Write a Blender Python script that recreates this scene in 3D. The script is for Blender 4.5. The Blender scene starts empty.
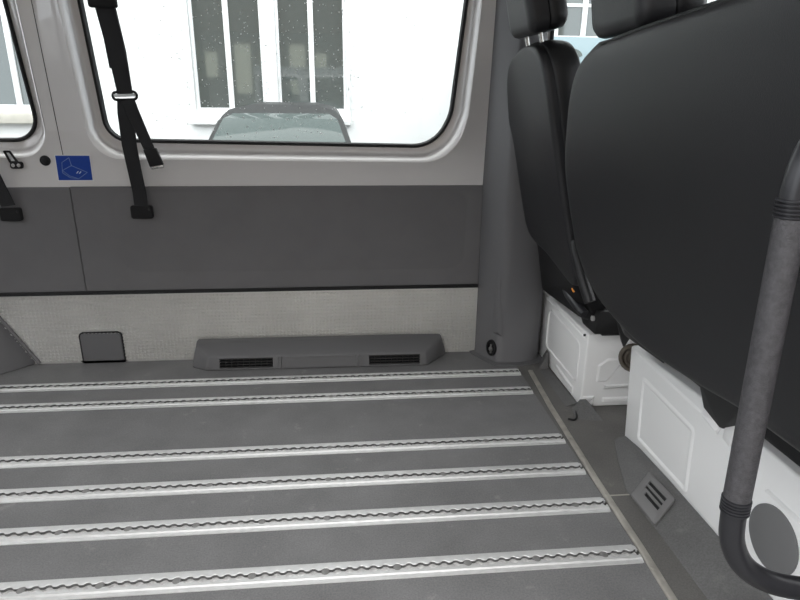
import bpy, bmesh, math, random
from mathutils import Vector, Matrix
random.seed(4)
S = bpy.context.scene
C = S.collection
PI = math.pi

# ------------------------------------------------------------------ materials
def nodes(name):
    m = bpy.data.materials.new(name); m.use_nodes = True
    nt = m.node_tree
    return m, nt, nt.nodes['Principled BSDF']

def mat(name, col, rough=.5, metal=0., spec=.5, var=.0, vscale=8., bump=0., bscale=200., coat=0., col2=None, detail=4.):
    m, nt, b = nodes(name)
    b.inputs['Base Color'].default_value = (*col, 1)
    b.inputs['Roughness'].default_value = rough
    b.inputs['Metallic'].default_value = metal
    b.inputs['Specular IOR Level'].default_value = spec
    b.inputs['Coat Weight'].default_value = coat
    tc = nt.nodes.new('ShaderNodeTexCoord')
    if var > 0 or col2:
        n = nt.nodes.new('ShaderNodeTexNoise'); n.inputs['Scale'].default_value = vscale
        n.inputs['Detail'].default_value = detail
        nt.links.new(tc.outputs['Object'], n.inputs['Vector'])
        r = nt.nodes.new('ShaderNodeValToRGB')
        lo = tuple(c * (1 - var) for c in col); hi = col2 or tuple(min(1, c * (1 + var)) for c in col)
        r.color_ramp.elements[0].position = .3; r.color_ramp.elements[1].position = .7
        r.color_ramp.elements[0].color = (*lo, 1); r.color_ramp.elements[1].color = (*hi, 1)
        nt.links.new(n.outputs['Fac'], r.inputs['Fac']); nt.links.new(r.outputs['Color'], b.inputs['Base Color'])
    if bump > 0:
        n2 = nt.nodes.new('ShaderNodeTexNoise'); n2.inputs['Scale'].default_value = bscale
        nt.links.new(tc.outputs['Object'], n2.inputs['Vector'])
        bp = nt.nodes.new('ShaderNodeBump'); bp.inputs['Strength'].default_value = bump; bp.inputs['Distance'].default_value = .002
        nt.links.new(n2.outputs['Fac'], bp.inputs['Height']); nt.links.new(bp.outputs['Normal'], b.inputs['Normal'])
    return m

def floor_vinyl(name, col, pale, scuff=.5):
    """vinyl sheet: fine speckle, broad wear, and a few pale scuffs"""
    m, nt, b = nodes(name)
    tc = nt.nodes.new('ShaderNodeTexCoord')
    def noise(scale, detail=5., rough=.6):
        n = nt.nodes.new('ShaderNodeTexNoise'); n.inputs['Scale'].default_value = scale
        n.inputs['Detail'].default_value = detail; n.inputs['Roughness'].default_value = rough
        nt.links.new(tc.outputs['Object'], n.inputs['Vector']); return n
    def ramp(src, p0, p1, c0, c1):
        r = nt.nodes.new('ShaderNodeValToRGB')
        r.color_ramp.elements[0].position = p0; r.color_ramp.elements[1].position = p1
        r.color_ramp.elements[0].color = (*c0, 1); r.color_ramp.elements[1].color = (*c1, 1)
        nt.links.new(src, r.inputs['Fac']); return r
    base = ramp(noise(6).outputs['Fac'], .3, .7, tuple(c * .86 for c in col), tuple(c * 1.12 for c in col))
    fine = ramp(noise(260, 2).outputs['Fac'], .35, .65, (.85,) * 3, (1.12,) * 3)
    mx = nt.nodes.new('ShaderNodeMix'); mx.data_type = 'RGBA'; mx.blend_type = 'MULTIPLY'; mx.inputs[0].default_value = 1
    nt.links.new(base.outputs['Color'], mx.inputs[6]); nt.links.new(fine.outputs['Color'], mx.inputs[7])
    sc = ramp(noise(15, 10, .72).outputs['Fac'], .595, .76, (0, 0, 0), (scuff,) * 3)
    mx2 = nt.nodes.new('ShaderNodeMix'); mx2.data_type = 'RGBA'
    nt.links.new(sc.outputs['Color'], mx2.inputs[0]); nt.links.new(mx.outputs[2], mx2.inputs[6])
    mx2.inputs[7].default_value = (*pale, 1)
    nt.links.new(mx2.outputs[2], b.inputs['Base Color'])
    b.inputs['Roughness'].default_value = .62
    b.inputs['Specular IOR Level'].default_value = .35
    bp = nt.nodes.new('ShaderNodeBump'); bp.inputs['Strength'].default_value = .12; bp.inputs['Distance'].default_value = .001
    nt.links.new(noise(420, 2).outputs['Fac'], bp.inputs['Height']); nt.links.new(bp.outputs['Normal'], b.inputs['Normal'])
    return m

def pane_glass(name, tint=(1, 1, 1), refl=.05):
    m = bpy.data.materials.new(name); m.use_nodes = True; nt = m.node_tree; nt.nodes.clear()
    o = nt.nodes.new('ShaderNodeOutputMaterial'); mix = nt.nodes.new('ShaderNodeMixShader')
    t = nt.nodes.new('ShaderNodeBsdfTransparent'); g = nt.nodes.new('ShaderNodeBsdfGlossy')
    t.inputs['Color'].default_value = (*tint, 1); g.inputs['Roughness'].default_value = .02
    mix.inputs[0].default_value = refl
    nt.links.new(t.outputs[0], mix.inputs[1]); nt.links.new(g.outputs[0], mix.inputs[2]); nt.links.new(mix.outputs[0], o.inputs[0])
    return m

M = dict(
    paint=mat('silver_grey_paint', (.73, .71, .70), .3, coat=1.),
    panel=mat('grey_plastic_panel', (.142, .139, .142), .6, bump=.25, bscale=500, var=.05),
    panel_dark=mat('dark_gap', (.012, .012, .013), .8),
    tread=mat('tread_aluminium', (.76, .75, .72), .34, metal=.7, var=.05),
    floor=floor_vinyl('grey_vinyl_floor', (.160, .159, .160), (.36, .35, .33), .55),
    mat=floor_vinyl('brown_grey_vinyl', (.118, .114, .108), (.28, .26, .23), .5),
    ramp=floor_vinyl('grey_vinyl_ramp', (.122, .121, .120), (.26, .25, .24), .4),
    alu=mat('rail_aluminium', (.60, .60, .595), .5, metal=.45, var=.06, vscale=60),
    alu_in=mat('slot_aluminium', (.72, .71, .70), .45, metal=.4, var=.3, vscale=120),
    bolt=mat('bolt_steel', (.24, .235, .23), .5, metal=.5),
    slotwall=mat('shaded_slot_wall', (.10, .10, .098), .5, metal=.3),  # aluminium darkened in colour to stand for shade inside the slots
    vent=mat('vent_grey_plastic', (.155, .152, .152), .5),
    strip=mat('threshold_strip_metal', (.42, .40, .36), .5, metal=.6, var=.2, vscale=25),
    plastic=mat('mid_grey_plastic', (.116, .115, .118), .55, bump=.2, bscale=600),
    pillar=mat('pillar_grey_plastic', (.140, .139, .144), .55, bump=.25, bscale=500),
    black=mat('black_plastic', (.012, .012, .013), .55, spec=.25),
    blackmetal=mat('black_metal', (.02, .02, .021), .45, metal=.2),
    seal=mat('black_rubber', (.012, .012, .013), .6, spec=.3),
    web=mat('black_webbing', (.017, .017, .019), .8, bump=.6, bscale=900),
    steel=mat('bright_steel', (.62, .62, .6), .25, metal=1),
    vinyl=mat('charcoal_leatherette', (.0155, .0155, .0175), .42, spec=.5, bump=.25, bscale=700, var=.06, vscale=3),
    vinyl2=mat('black_leatherette', (.010, .010, .011), .42, spec=.45, bump=.25, bscale=700),
    white=mat('white_powder_coat', (.88, .88, .875), .33, coat=.2),
    blue=mat('blue_sticker', (.008, .052, .31), .4),
    ink=mat('white_print', (.75, .78, .8), .5),
    inkdim=mat('pale_blue_print', (.2, .28, .5), .5),
    orange=mat('orange_plastic', (.75, .26, .03), .45),
    brown=mat('tarnished_metal', (.13, .112, .092), .4, metal=.6, var=.2, vscale=40),
    grip=mat('black_foam_grip', (.058, .056, .06), .5, bump=.5, bscale=520, var=.25, vscale=160),
    elbow=mat('black_smooth_rail', (.022, .022, .025), .32),
    cap=mat('grey_round_cap', (.16, .16, .162), .6),
    glass=pane_glass('window_glass', (.95, .97, .97), .03),
    ceil=mat('grey_headliner', (.72, .72, .70), .9),
    facade=mat('white_render', (.80, .81, .80), .9, bump=.4, bscale=30, var=.03, vscale=3),
    frame=mat('white_window_frame', (.88, .89, .89), .4),
    sillm=mat('stone_sill', (.55, .53, .47), .8, var=.1),
    asphalt=mat('wet_asphalt', (.10, .10, .10), .6, var=.2, vscale=3),
    cream=mat('cream_render', (.82, .79, .62), .9),
    brick=mat('brown_brick', (.16, .12, .10), .9, var=.2, vscale=5),
    carpaint=mat('dark_grey_car_paint', (.022, .024, .024), .45, spec=.25),
    bluepaint=mat('pale_blue_van_paint', (.17, .24, .265), .4, coat=.2),
    tyre=mat('tyre_rubber', (.02, .02, .02), .8),
    lampm=mat('clear_lamp', (.6, .6, .6), .1),
    bldgglass=mat('building_glass', (.075, .09, .085), .05, spec=1.0, coat=1.),
    carglass=mat('car_glass', (.05, .07, .066), .05, spec=.5),
    drop=mat('rain_sky_white', (.9, .92, .92), .08, spec=.6),  # opaque near-white colour stands in for bright sky refracted by the drops
    curtain=mat('pale_curtain', (.5, .5, .46), .9),
)
M['bldgglass'].node_tree.nodes['Principled BSDF'].inputs['Coat Roughness'].default_value = .02

# ------------------------------------------------------------------ mesh helpers
def link(name, bm, m, parent=None, smooth=True, angle=32):
    me = bpy.data.meshes.new(name)
    bmesh.ops.recalc_face_normals(bm, faces=bm.faces[:])
    if smooth:
        for f in bm.faces: f.smooth = True
        for e in bm.edges:
            if len(e.link_faces) == 2 and e.calc_face_angle(0) > math.radians(angle): e.smooth = False
    bm.to_mesh(me); bm.free()
    o = bpy.data.objects.new(name, me); C.objects.link(o)
    if isinstance(m, (list, tuple)):
        for k in m: me.materials.append(M[k])
    else:
        me.materials.append(M[m])
    if parent:
        o.parent = parent
        o.matrix_parent_inverse = Matrix.Translation(-parent.location) if parent.parent is None else parent.matrix_parent_inverse.copy()
        if parent.parent is None: o.matrix_parent_inverse = Matrix.Translation(-parent.location)
        else: o.matrix_parent_inverse = Matrix()
        if parent.parent is not None:
            o.matrix_parent_inverse = Matrix()
    return o

_roots = {}
def thing(name, label, cat, loc=(0, 0, 0), group=None):
    o = bpy.data.objects.new(name, None); C.objects.link(o); o.location = loc; o.empty_display_size = .05
    o['label'] = label; o['category'] = cat
    if group: o['group'] = group
    return o
def tag(o, label, cat, group=None, kind=None):
    o['label'] = label; o['category'] = cat
    if group: o['group'] = group
    if kind: o['kind'] = kind
    return o
def struct(o):
    o['kind'] = 'structure'; return o

def box(bm, a, b, bev=0., seg=2):
    t = bmesh.new()
    bmesh.ops.create_cube(t, size=1)
    for v in t.verts:
        v.co = Vector([(a[i] + b[i]) / 2 + v.co[i] * (b[i] - a[i]) for i in range(3)])
    if bev: bmesh.ops.bevel(t, geom=t.edges[:], offset=bev, segments=seg, profile=.5, affect='EDGES')
    merge(bm, t); return bm
def merge(bm, t, mtx=None):
    me = bpy.data.meshes.new('tmp'); t.to_mesh(me); t.free()
    if mtx: me.transform(mtx)
    bm.from_mesh(me); bpy.data.meshes.remove(me)
def hull(bm, pts, bev=0., seg=2, ang=None):
    t = bmesh.new()
    for p in pts: t.verts.new(p)
    bmesh.ops.convex_hull(t, input=t.verts[:])
    bmesh.ops.delete(t, geom=[v for v in t.verts if not v.link_faces], context='VERTS')
    bmesh.ops.dissolve_limit(t, angle_limit=.02, verts=t.verts[:], edges=t.edges[:])
    if bev: bmesh.ops.bevel(t, geom=t.edges[:], offset=bev, segments=seg, profile=.5, affect='EDGES', clamp_overlap=True)
    merge(bm, t); return bm
def loft(bm, rings, cap0=True, cap1=True, closed=True):
    vs = [[bm.verts.new(p) for p in r] for r in rings]
    n = len(rings[0])
    for a, b in zip(vs, vs[1:]):
        for i in range(n if closed else n - 1):
            j = (i + 1) % n
            bm.faces.new((a[i], a[j], b[j], b[i]))
    if cap0: bm.faces.new(vs[0][::-1])
    if cap1: bm.faces.new(vs[-1])
    return bm
def tube(bm, pts, r, n=12, cap=True, flat=None):
    """round (or flattened) bar along a polyline"""
    pts = [Vector(p) for p in pts]; rings = []
    prev = None
    for i, p in enumerate(pts):
        d = (pts[min(i + 1, len(pts) - 1)] - pts[max(i - 1, 0)]).normalized()
        if prev is None:
            up = Vector((0, 0, 1)) if abs(d.z) < .9 else Vector((1, 0, 0))
            s = d.cross(up).normalized()
        else:
            s = (prev - d * prev.dot(d)).normalized()
        prev = s; t = d.cross(s)
        rr = r[i] if isinstance(r, (list, tuple)) else r
        rings.append([p + s * math.cos(2 * PI * k / n) * rr + t * math.sin(2 * PI * k / n) * rr * (flat or 1) for k in range(n)])
    return loft(bm, rings, cap, cap)
def cyl(bm, p0, p1, r0, r1=None, n=24, bev=0.):
    r1 = r0 if r1 is None else r1
    p0, p1 = Vector(p0), Vector(p1); d = (p1 - p0)
    if bev:
        dn = d.normalized()
        tube(bm, [p0, p0 + dn * bev * .3, p0 + dn * bev, p1 - dn * bev, p1 - dn * bev * .3, p1], [r0 - bev, r0 - bev * .3, r0, r1, r1 - bev * .3, r1 - bev], n)
    else: tube(bm, [p0, p1], [r0, r1], n)
    return bm
def spline(pts, n=8):
    """Catmull-Rom through the points"""
    P = [Vector(p) for p in pts]; out = []
    for i in range(len(P) - 1):
        a = P[max(i - 1, 0)]; b = P[i]; c = P[i + 1]; d = P[min(i + 2, len(P) - 1)]
        for k in range(n):
            t = k / n
            out.append(.5 * ((2 * b) + (c - a) * t + (2 * a - 5 * b + 4 * c - d) * t * t + (3 * b - a - 3 * c + d) * t ** 3))
    out.append(P[-1]); return out
def rounded(corners, rad, n=8):
    """closed polygon with rounded corners, fixed point count"""
    k = len(corners); out = []
    rad = rad if isinstance(rad, (list, tuple)) else [rad] * k
    for i in range(k):
        p = Vector((*corners[i], 0)); a = Vector((*corners[i - 1], 0)); b = Vector((*corners[(i + 1) % k], 0))
        u = (a - p).normalized(); v = (b - p).normalized(); ang = u.angle(v)
        t = rad[i] / math.tan(ang / 2)
        c = p + (u + v).normalized() * (rad[i] / math.sin(ang / 2))
        s = p + u * t - c; e = p + v * t - c
        th = s.angle(e)
        for j in range(n + 1):
            f = j / n
            q = (s * math.sin((1 - f) * th) + e * math.sin(f * th)) / math.sin(th) + c
            out.append((q.x, q.y))
    return out
def inset(poly, d):
    """offset a closed polygon inwards (d>0); works for either winding"""
    n = len(poly); area = sum(poly[i][0] * poly[(i + 1) % n][1] - poly[(i + 1) % n][0] * poly[i][1] for i in range(n))
    sg = 1 if area > 0 else -1; out = []
    for i in range(n):
        a = Vector(poly[i - 1]); p = Vector(poly[i]); b = Vector(poly[(i + 1) % n])
        e1 = (p - a); e2 = (b - p)
        n1 = Vector((-e1.y, e1.x)).normalized() if e1.length > 1e-9 else Vector((0, 0))
        n2 = Vector((-e2.y, e2.x)).normalized() if e2.length > 1e-9 else n1
        m = (n1 + n2); m = m.normalized() if m.length > 1e-9 else n1
        c = max(.35, m.dot(n1) if n1.length else 1)
        q = p + m * (sg * d / c); out.append((q.x, q.y))
    return out
def plate_with_holes(outer, holes, fn):
    """flat filled sheet with holes; fn maps (u,v) to a point"""
    bm = bmesh.new()
    es = []
    for loop in [outer] + holes:
        vs = [bm.verts.new((p[0], p[1], 0)) for p in loop]
        es += [bm.edges.new((vs[i], vs[(i + 1) % len(vs)])) for i in range(len(vs))]
    bmesh.ops.triangle_fill(bm, use_beauty=True, use_dissolve=False, edges=es)
    for v in bm.verts: v.co = Vector(fn(v.co.x, v.co.y))
    return bm

# ------------------------------------------------------------------ van shell
W = 2.175                       # side wall at floor level
ZB = .66                        # top of the grey lower panels, wall leans inwards above
def wy(z): return W - .096 * max(0., z - ZB)
def onwall(x, z, d=0.): return (x, wy(z) - d, z)      # d: towards the inside
XR, XF, ZT = -2.1, 1.9, 1.66

# openings (x, z) as seals and as the embossed surround
w2_seal = rounded([(-.818, 1.47), (-.797, .806), (.335, .788), (.392, .90), (.425, 1.27), (.435, 1.47)], [.09, .075, .13, .16, .8, .09], 8)
w2_rim = rounded([(-.872, 1.53), (-.842, .748), (.40, .735), (.445, .90), (.467, 1.27), (.487, 1.53)], [.11, .10, .15, .18, .8, .11], 8)
w1_seal = rounded([(-1.99, 1.47), (-1.96, .80), (-1.006, .806), (-1.034, 1.47)], [.09, .09, .085, .09], 10)
w1_rim = rounded([(-2.04, 1.53), (-2.01, .748), (-.970, .752), (-.976, 1.53)], [.1, .1, .10, .1], 10)
w3_seal = rounded([(.708, 1.47), (.728, .78), (1.62, .76), (1.50, 1.47)], [.06, .07, .08, .1], 8)
w3_rim = rounded([(.675, 1.50), (.695, .755), (1.66, .735), (1.53, 1.50)], [.07, .08, .09, .1], 8)

# painted sheet between the panels and the roof
sheet = plate_with_holes([(XR, ZB - .012), (XF, ZB - .012), (XF, ZT), (XR, ZT)], [w1_rim, w2_rim, w3_rim], lambda u, v: onwall(u, v, .0))
bm = sheet
DEP = .042                       # depth of the window recess
for rim, seal in ((w1_rim, w1_seal), (w2_rim, w2_seal), (w3_rim, w3_seal)):
    rings = []
    for f, d in ((-.10, 0), (.05, .002), (.12, .0), (.2, -.005), (.32, -.016), (.43, -.027), (.5, -.032), (.58, -.0355), (.7, -.037), (1.0, -DEP), (1.0, -DEP - .03)):
        if f < 0: f = 0
        rings.append([onwall(a[0] + (b[0] - a[0]) * f, a[1] + (b[1] - a[1]) * f, d) for a, b in zip(rim, seal)])
    loft(bm, rings, False, False)
# lower steel skin down to the floor, behind the panels
loft(bm, [[(XR, W + .012, z), (XF, W + .012, z)] for z in (-.02, ZB - .01)], False, False, closed=False)
bmesh.ops.remove_doubles(bm, verts=bm.verts[:], dist=.0004)
wall = struct(link('wall_back', bm, 'paint', angle=40))
wall['label'] = 'silver grey painted van side wall with two rounded windows'; wall['category'] = 'wall'

def window(n, seal, label):
    root = bpy.data.objects.new('window_%d' % n, None); C.objects.link(root); struct(root)
    root['label'] = label; root['category'] = 'window'
    cx = sum(p[0] for p in seal) / len(seal); root.location = onwall(cx, .85, -DEP)
    b = bmesh.new()
    inn = inset(seal, .012)
    def R_(f, d): return [onwall(a[0] + (c[0] - a[0]) * f, a[1] + (c[1] - a[1]) * f, -DEP + d) for a, c in zip(seal, inn)]
    rings = [R_(-.1, -.004), R_(-.12, .006), R_(.2, .012), R_(.7, .010), R_(1., .002), R_(1., -.009), R_(-.1, -.009)]
    loft(b, rings + [rings[0]], False, False)
    bmesh.ops.remove_doubles(b, verts=b.verts[:], dist=.0002)
    link('seal', b, 'seal', root)
    g = bmesh.new()
    mid = inset(seal, .008)
    loft(g, [[onwall(p[0], p[1], -DEP - .004) for p in mid], [onwall(p[0], p[1], -DEP - .008) for p in mid]])
    link('glass', g, 'glass', root, smooth=False)
    return root
window(1, w1_seal, 'rear side window cut by the left edge of the view')
window(2, w2_seal, 'large rounded side window with black rubber seal and raindrops')
window(3, w3_seal, 'cab door window glimpsed between the seats')

# raindrops on the outside of the big pane
b = bmesh.new()
for i in range(850):
    x = random.uniform(-.75, .36); z = random.uniform(.82, 1.42)
    if random.random() < .55: x = random.uniform(-.55, .06)
    r = random.choice([.0012, .0015, .0019, .0026])
    t = bmesh.new(); bmesh.ops.create_icosphere(t, subdivisions=1, radius=r)
    merge(b, t, Matrix.Translation(onwall(x, z, -DEP - .0085)) @ Matrix.Diagonal((1, .45, 1, 1)))
tag(link('raindrops', b, 'drop'), 'raindrops with the sky glint painted white, scattered over the large side window', 'raindrops', kind='stuff')

# grey lower panels
def wall_panel(name, x0, x1, z0, z1, groove=None):
    b = bmesh.new()
    o = [(x0, z0), (x1, z0), (x1, z1), (x0, z1)]
    rings_o = [[onwall(p[0], p[1], d) for p in inset(o, i)] for i, d in ((0, -.008), (0, .004), (.0025, .0065))]
    if groove:
        gpts = groove; gi = inset(gpts, .005)
        gi2 = inset(gpts, .010)
        face = plate_with_holes(inset(o, .0025), [gpts], lambda u, v: onwall(u, v, .0065)); merge(b, face)
        loft(b, rings_o, False, False)
        loft(b, [[onwall(p[0], p[1], .0065) for p in gpts], [onwall(p[0], p[1], .0056) for p in gi], [onwall(p[0], p[1], .0060) for p in gi2]], False, True)
        bmesh.ops.remove_doubles(b, verts=b.verts[:], dist=.0003)
    else:
        loft(b, rings_o, False, True)
    return struct(link(name, b, 'panel', angle=25))
gr = rounded([(-.80, .345), (.455, .337), (.462, .69 - .05), (-.80, .645)], [.07, .07, .05, .05], 8)
p1 = wall_panel('trim_1', -.9303, .512, .281, .6575, gr)
p2 = wall_panel('trim_2', XR, -.9318, .281, .6555)
for o, l in ((p1, 'grey plastic wall panel below the large side window'), (p2, 'grey plastic wall panel behind the seam, below the rear side window')):
    o['label'] = l; o['category'] = 'wall panel'
b = box(bmesh.new(), (XR, W - .009, .268), (.512, W + .006, .281), .002)
o = struct(link('trim_3', b, 'panel_dark')); o['label'] = 'black edging strip under the grey wall panels'; o['category'] = 'trim'
# upper sheet joint between the two body sections
b = bmesh.new()
loft(b, [[onwall(-.9335 - .0012 + .002 * (z - .66), z, d) for d in (.0006,)] + [onwall(-.9335 + .0012 + .002 * (z - .66), z, .0006)] for z in (.66, .8, 1.0, 1.2, 1.5, ZT)], False, False, closed=False)
o = struct(link('trim_4', b, 'panel_dark')); o['label'] = 'thin dark joint line in the painted side wall'; o['category'] = 'trim'

# tread plate with raised checker dimples
b = bmesh.new()
box(b, (XR, W - .004, 0), (.512, W + .006, .268))
px, pz = .0136, .0136
nx, nz = int((.51 + 1.35) / px), int(.262 / pz)
for i in range(nx):
    for j in range(nz):
        x = -1.35 + (i + .5) * px; z = .004 + (j + .5) * pz; h = .0047
        v = [b.verts.new((x + sx * h, W - .004, z + sz * h)) for sx, sz in ((-1, -1), (1, -1), (1, 1), (-1, 1))]
        w = [b.verts.new((x + sx * h * .5, W - .0074, z + sz * h * .5)) for sx, sz in ((-1, -1), (1, -1), (1, 1), (-1, 1))]
        for k in range(4): b.faces.new((v[k], v[(k + 1) % 4], w[(k + 1) % 4], w[k]))
        b.faces.new(w)
o = struct(link('trim_5', b, 'tread', smooth=False)); o['label'] = 'dimpled aluminium tread plate along the foot of the side wall'; o['category'] = 'trim'

# floor, passage, strip, ceiling
TRACK_Y = (1.968, 1.821, 1.507, 1.354, 1.200, 1.029)
b = box(bmesh.new(), (XR, .36, -.03), (.640, W + .012, -.012))
ys = [W + .012] + [q for t in TRACK_Y for q in (t + .016, t - .016)] + [.36]
for a_, c_ in zip(ys[::2], ys[1::2]): box(b, (XR, c_, -.012), (.640, a_, 0))
for t in TRACK_Y: box(b, (XR, t - .016, -.012), (-1.74, t + .016, 0))
fl = struct(link('floor', b, 'floor', smooth=False)); fl['label'] = 'grey vinyl van floor between the seat tracks'; fl['category'] = 'floor'
b = box(bmesh.new(), (.640, .36, -.03), (XF, W + .1, 0))
f2 = struct(link('floor_2', b, 'mat', smooth=False)); f2['label'] = 'brownish grey cab floor between threshold strip and white seat bases'; f2['category'] = 'floor'
b = bmesh.new()
rings = []
for y, xc in ((.36, .632), (.9, .641), (1.05, .646), (1.3, .648), (1.7, .660), (1.975, .676)):
    rings.append([(xc - .005, y, 0), (xc - .004, y, .003), (xc - .001, y, .0048), (xc + .006, y, .0048), (xc + .0125, y, .003), (xc + .0135, y, 0)])
loft(b, rings, True, True)
for y in (.70, .98, 1.24, 1.5, 1.76):
    xc = .643 + (y - .9) * .024
    cyl(b, (xc, y, .004), (xc, y, .0064), .0042, .003, 10)
o = struct(link('trim_6', b, 'strip')); o['label'] = 'worn metal threshold strip at the end of the seat tracks'; o['category'] = 'trim'
b = box(bmesh.new(), (XR, .36, ZT), (XF, wy(ZT) + .03, ZT + .04))
o = struct(link('ceiling', b, 'ceil', smooth=False)); o['label'] = 'grey van headliner'; o['category'] = 'ceiling'

# near side of the van: rear body side behind the open sliding door, passenger door, rear doors, bulkhead under the windscreen
def side_sheet(name, x0, x1, win, label):
    rr = rounded(win, .09, 6)
    NY = .345
    b = plate_with_holes([(x0, -.02), (x1, -.02), (x1, ZT), (x0, ZT)], [rr], lambda u, v: (u, NY, v))
    loft(b, [[(p[0], NY, p[1]) for p in rr], [(p[0], NY - .04, p[1]) for p in rr]], False, False)
    o = struct(link(name, b, 'panel', smooth=False)); o['label'] = label; o['category'] = 'wall'
side_sheet('wall_front', XR, -.82, [(-1.95, .82), (-1.0, .82), (-1.0, 1.45), (-1.95, 1.45)], 'grey lined rear side of the van behind the open sliding door')
side_sheet('wall_front_2', .66, XF, [(.85, .85), (1.7, .85), (1.5, 1.45), (.85, 1.45)], 'passenger door side of the cab')
rr1 = rounded([(.55, .85), (1.2, .85), (1.2, 1.45), (.55, 1.45)], .08, 6); rr2 = rounded([(1.3, .85), (1.95, .85), (1.95, 1.45), (1.3, 1.45)], .08, 6)
b = plate_with_holes([(.345, -.02), (W, -.02), (W, ZT), (.345, ZT)], [rr1, rr2], lambda u, v: (XR, u, v))
o = struct(link('wall_left', b, 'panel', smooth=False)); o['label'] = 'grey lined rear doors with two windows'; o['category'] = 'wall'
rr1 = rounded([(.45, .85), (2.05, .85), (1.95, 1.5), (.55, 1.5)], .08, 6)
b = plate_with_holes([(.345, -.02), (W, -.02), (W, ZT), (.345, ZT)], [rr1], lambda u, v: (XF, u, v))
o = struct(link('wall_right', b, 'panel', smooth=False)); o['label'] = 'bulkhead and windscreen opening at the front of the cab'; o['category'] = 'wall'

# thin brown seam in the passage floor
b = box(bmesh.new(), (.655, 1.232, 0), (.712, 1.236, .0012))
o = struct(link('trim_7', b, 'strip')); o['label'] = 'short pale joint in the cab floor beside the vent'; o['category'] = 'trim'

# B pillar cover
def pillar_ring(z, foot=0.):
    y = wy(z)
    ins = .0 if z < .7 else (z - .7) * .03
    xm = .757 - .087 * min(1, max(0, (z - .62) / .35))
    q = lambda x: x if x < .62 else .62 + (x - .62) * (xm - .62) / .135
    pts = [(.509 - foot, y + .005), (.514 - foot, y - .022), (.540 - foot * .6, y - .078 + ins), (.564, y - .118 - foot + ins), (.574, y - .129 - foot + ins), (.60, y - .132 - foot + ins),
           (q(.66), y - .130 - foot + ins), (q(.705), y - .118 - foot * .5 + ins), (q(.735), y - .10 + ins), (q(.75), y - .06), (q(.755), y + .005)]
    return [(p[0], p[1], z) for p in pts]
b = bmesh.new()
loft(b, [pillar_ring(z, f) for z, f in ((0, .0), (.012, .0), (.02, -.004), (.3, -.002), (.5, 0), (.66, 0), (.9, 0), (1.2, 0), (1.45, 0), (ZT, 0))], True, True)
pil = struct(link('trim_8', b, 'pillar', angle=50)); pil['label'] = 'grey plastic pillar cover beside the driver seat'; pil['category'] = 'pillar trim'
# the swage on its lower part
b = bmesh.new()
hull(b, [(.552, 2.072, .118), (.586, 2.041, .110), (.556, 2.066, .36), (.566, 2.054, .36), (.566, 2.042, .130), (.556, 2.062, .130)], .002)
link('swage', b, 'pillar', pil)

b = bmesh.new()
loft(b, [[(.628 + (p[0] - .628) * k, W + (p[1] - W) * (k + .02), z) for p in pillar_ring(0)] for k, z in ((1.17, 0), (1.165, .0035), (1.02, .006))], False, True)
link('foot_lip', b, 'plastic', pil)

# ------------------------------------------------------------------ wheel arch, flap, heater vent, plug
b = bmesh.new()
hull(b, [(-1.146, W, 0), (-1.262, 2.055, 0), (-2.05, 2.03, 0), (-2.05, W, 0), (-1.262, W, .205), (-1.335, 2.105, .20), (-2.0, 2.08, .205), (-2.0, W, .21)], .008)
root = thing('wheel_arch_cover', 'dark grey sloping wheel arch cover at the left end of the tread plate', 'wheel arch', (-1.6, 2.1, 0))
link('cover', b, 'panel', root)
b = bmesh.new()
tube(b, [(-1.140, W - .007, .004), (-1.20, W - .009, .11), (-1.256, W - .009, .206), (-1.40, W - .012, .216)], .007, 8)
link('edge_lip', b, 'panel', root)

root = thing('access_flap', 'small grey rounded flap set in the tread plate near the floor', 'flap', (-.905, W - .006, .005))
o4 = rounded([(-.985, .003), (-.828, .003), (-.828, .124), (-.985, .124)], [.003, .003, .018, .018], 6)
b = bmesh.new()
loft(b, [[(p[0], W - d, p[1]) for p in inset(o4, i)] for i, d in ((0, .003), (0, .0075), (.005, .0078), (.0055, .006))], False, True)
link('frame', b, 'panel_dark', root)
b = bmesh.new()
oi = inset(o4, .006)
loft(b, [[(p[0], W - d, p[1]) for p in inset(oi, i)] for i, d in ((0, .006), (0, .0095), (.003, .0105))], False, True)
link('door', b, 'plastic', root)

# long floor vent housing
root = thing('heater_vent_housing', 'long low grey plastic heater housing with two grilles against the tread plate', 'vent', (-.09, 2.11, 0))
FY = 2.060
def front(x, z, d=0.):            # on the slanted front face
    return (x, FY + .22 * z - d - (x + .51) * .012, z)
b = bmesh.new()
hull(b, [(-.575, 2.168, 0), (-.572, 2.10, 0), (-.512, FY, 0), (.305, FY - .010, 0), (.392, 2.15, 0), (.395, 2.168, 0),
         (-.558, 2.168, .088), (-.553, 2.12, .080), (-.500, FY + .014, .052), (.296, FY + .004, .050), (.365, 2.14, .076), (.372, 2.168, .086)], .007, 3)
cut = bmesh.new()
for x0, x1 in ((-.462, -.270), (.086, .276)):
    box(cut, (x0, FY - .05, .0085), (x1, FY + .035, .0435))
me = bpy.data.meshes.new('cutter'); cut.to_mesh(me); cut.free()
co = bpy.data.objects.new('cutter', me); C.objects.link(co)
hs = link('housing', b, 'plastic', root)
md = hs.modifiers.new('cut', 'BOOLEAN'); md.object = co; md.solver = 'EXACT'
bpy.context.view_layer.update()
nm = bpy.data.meshes.new_from_object(hs.evaluated_get(bpy.context.evaluated_depsgraph_get()))
hs.modifiers.clear(); hs.data = nm
bpy.data.objects.remove(co); bpy.data.meshes.remove(me)
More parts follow.
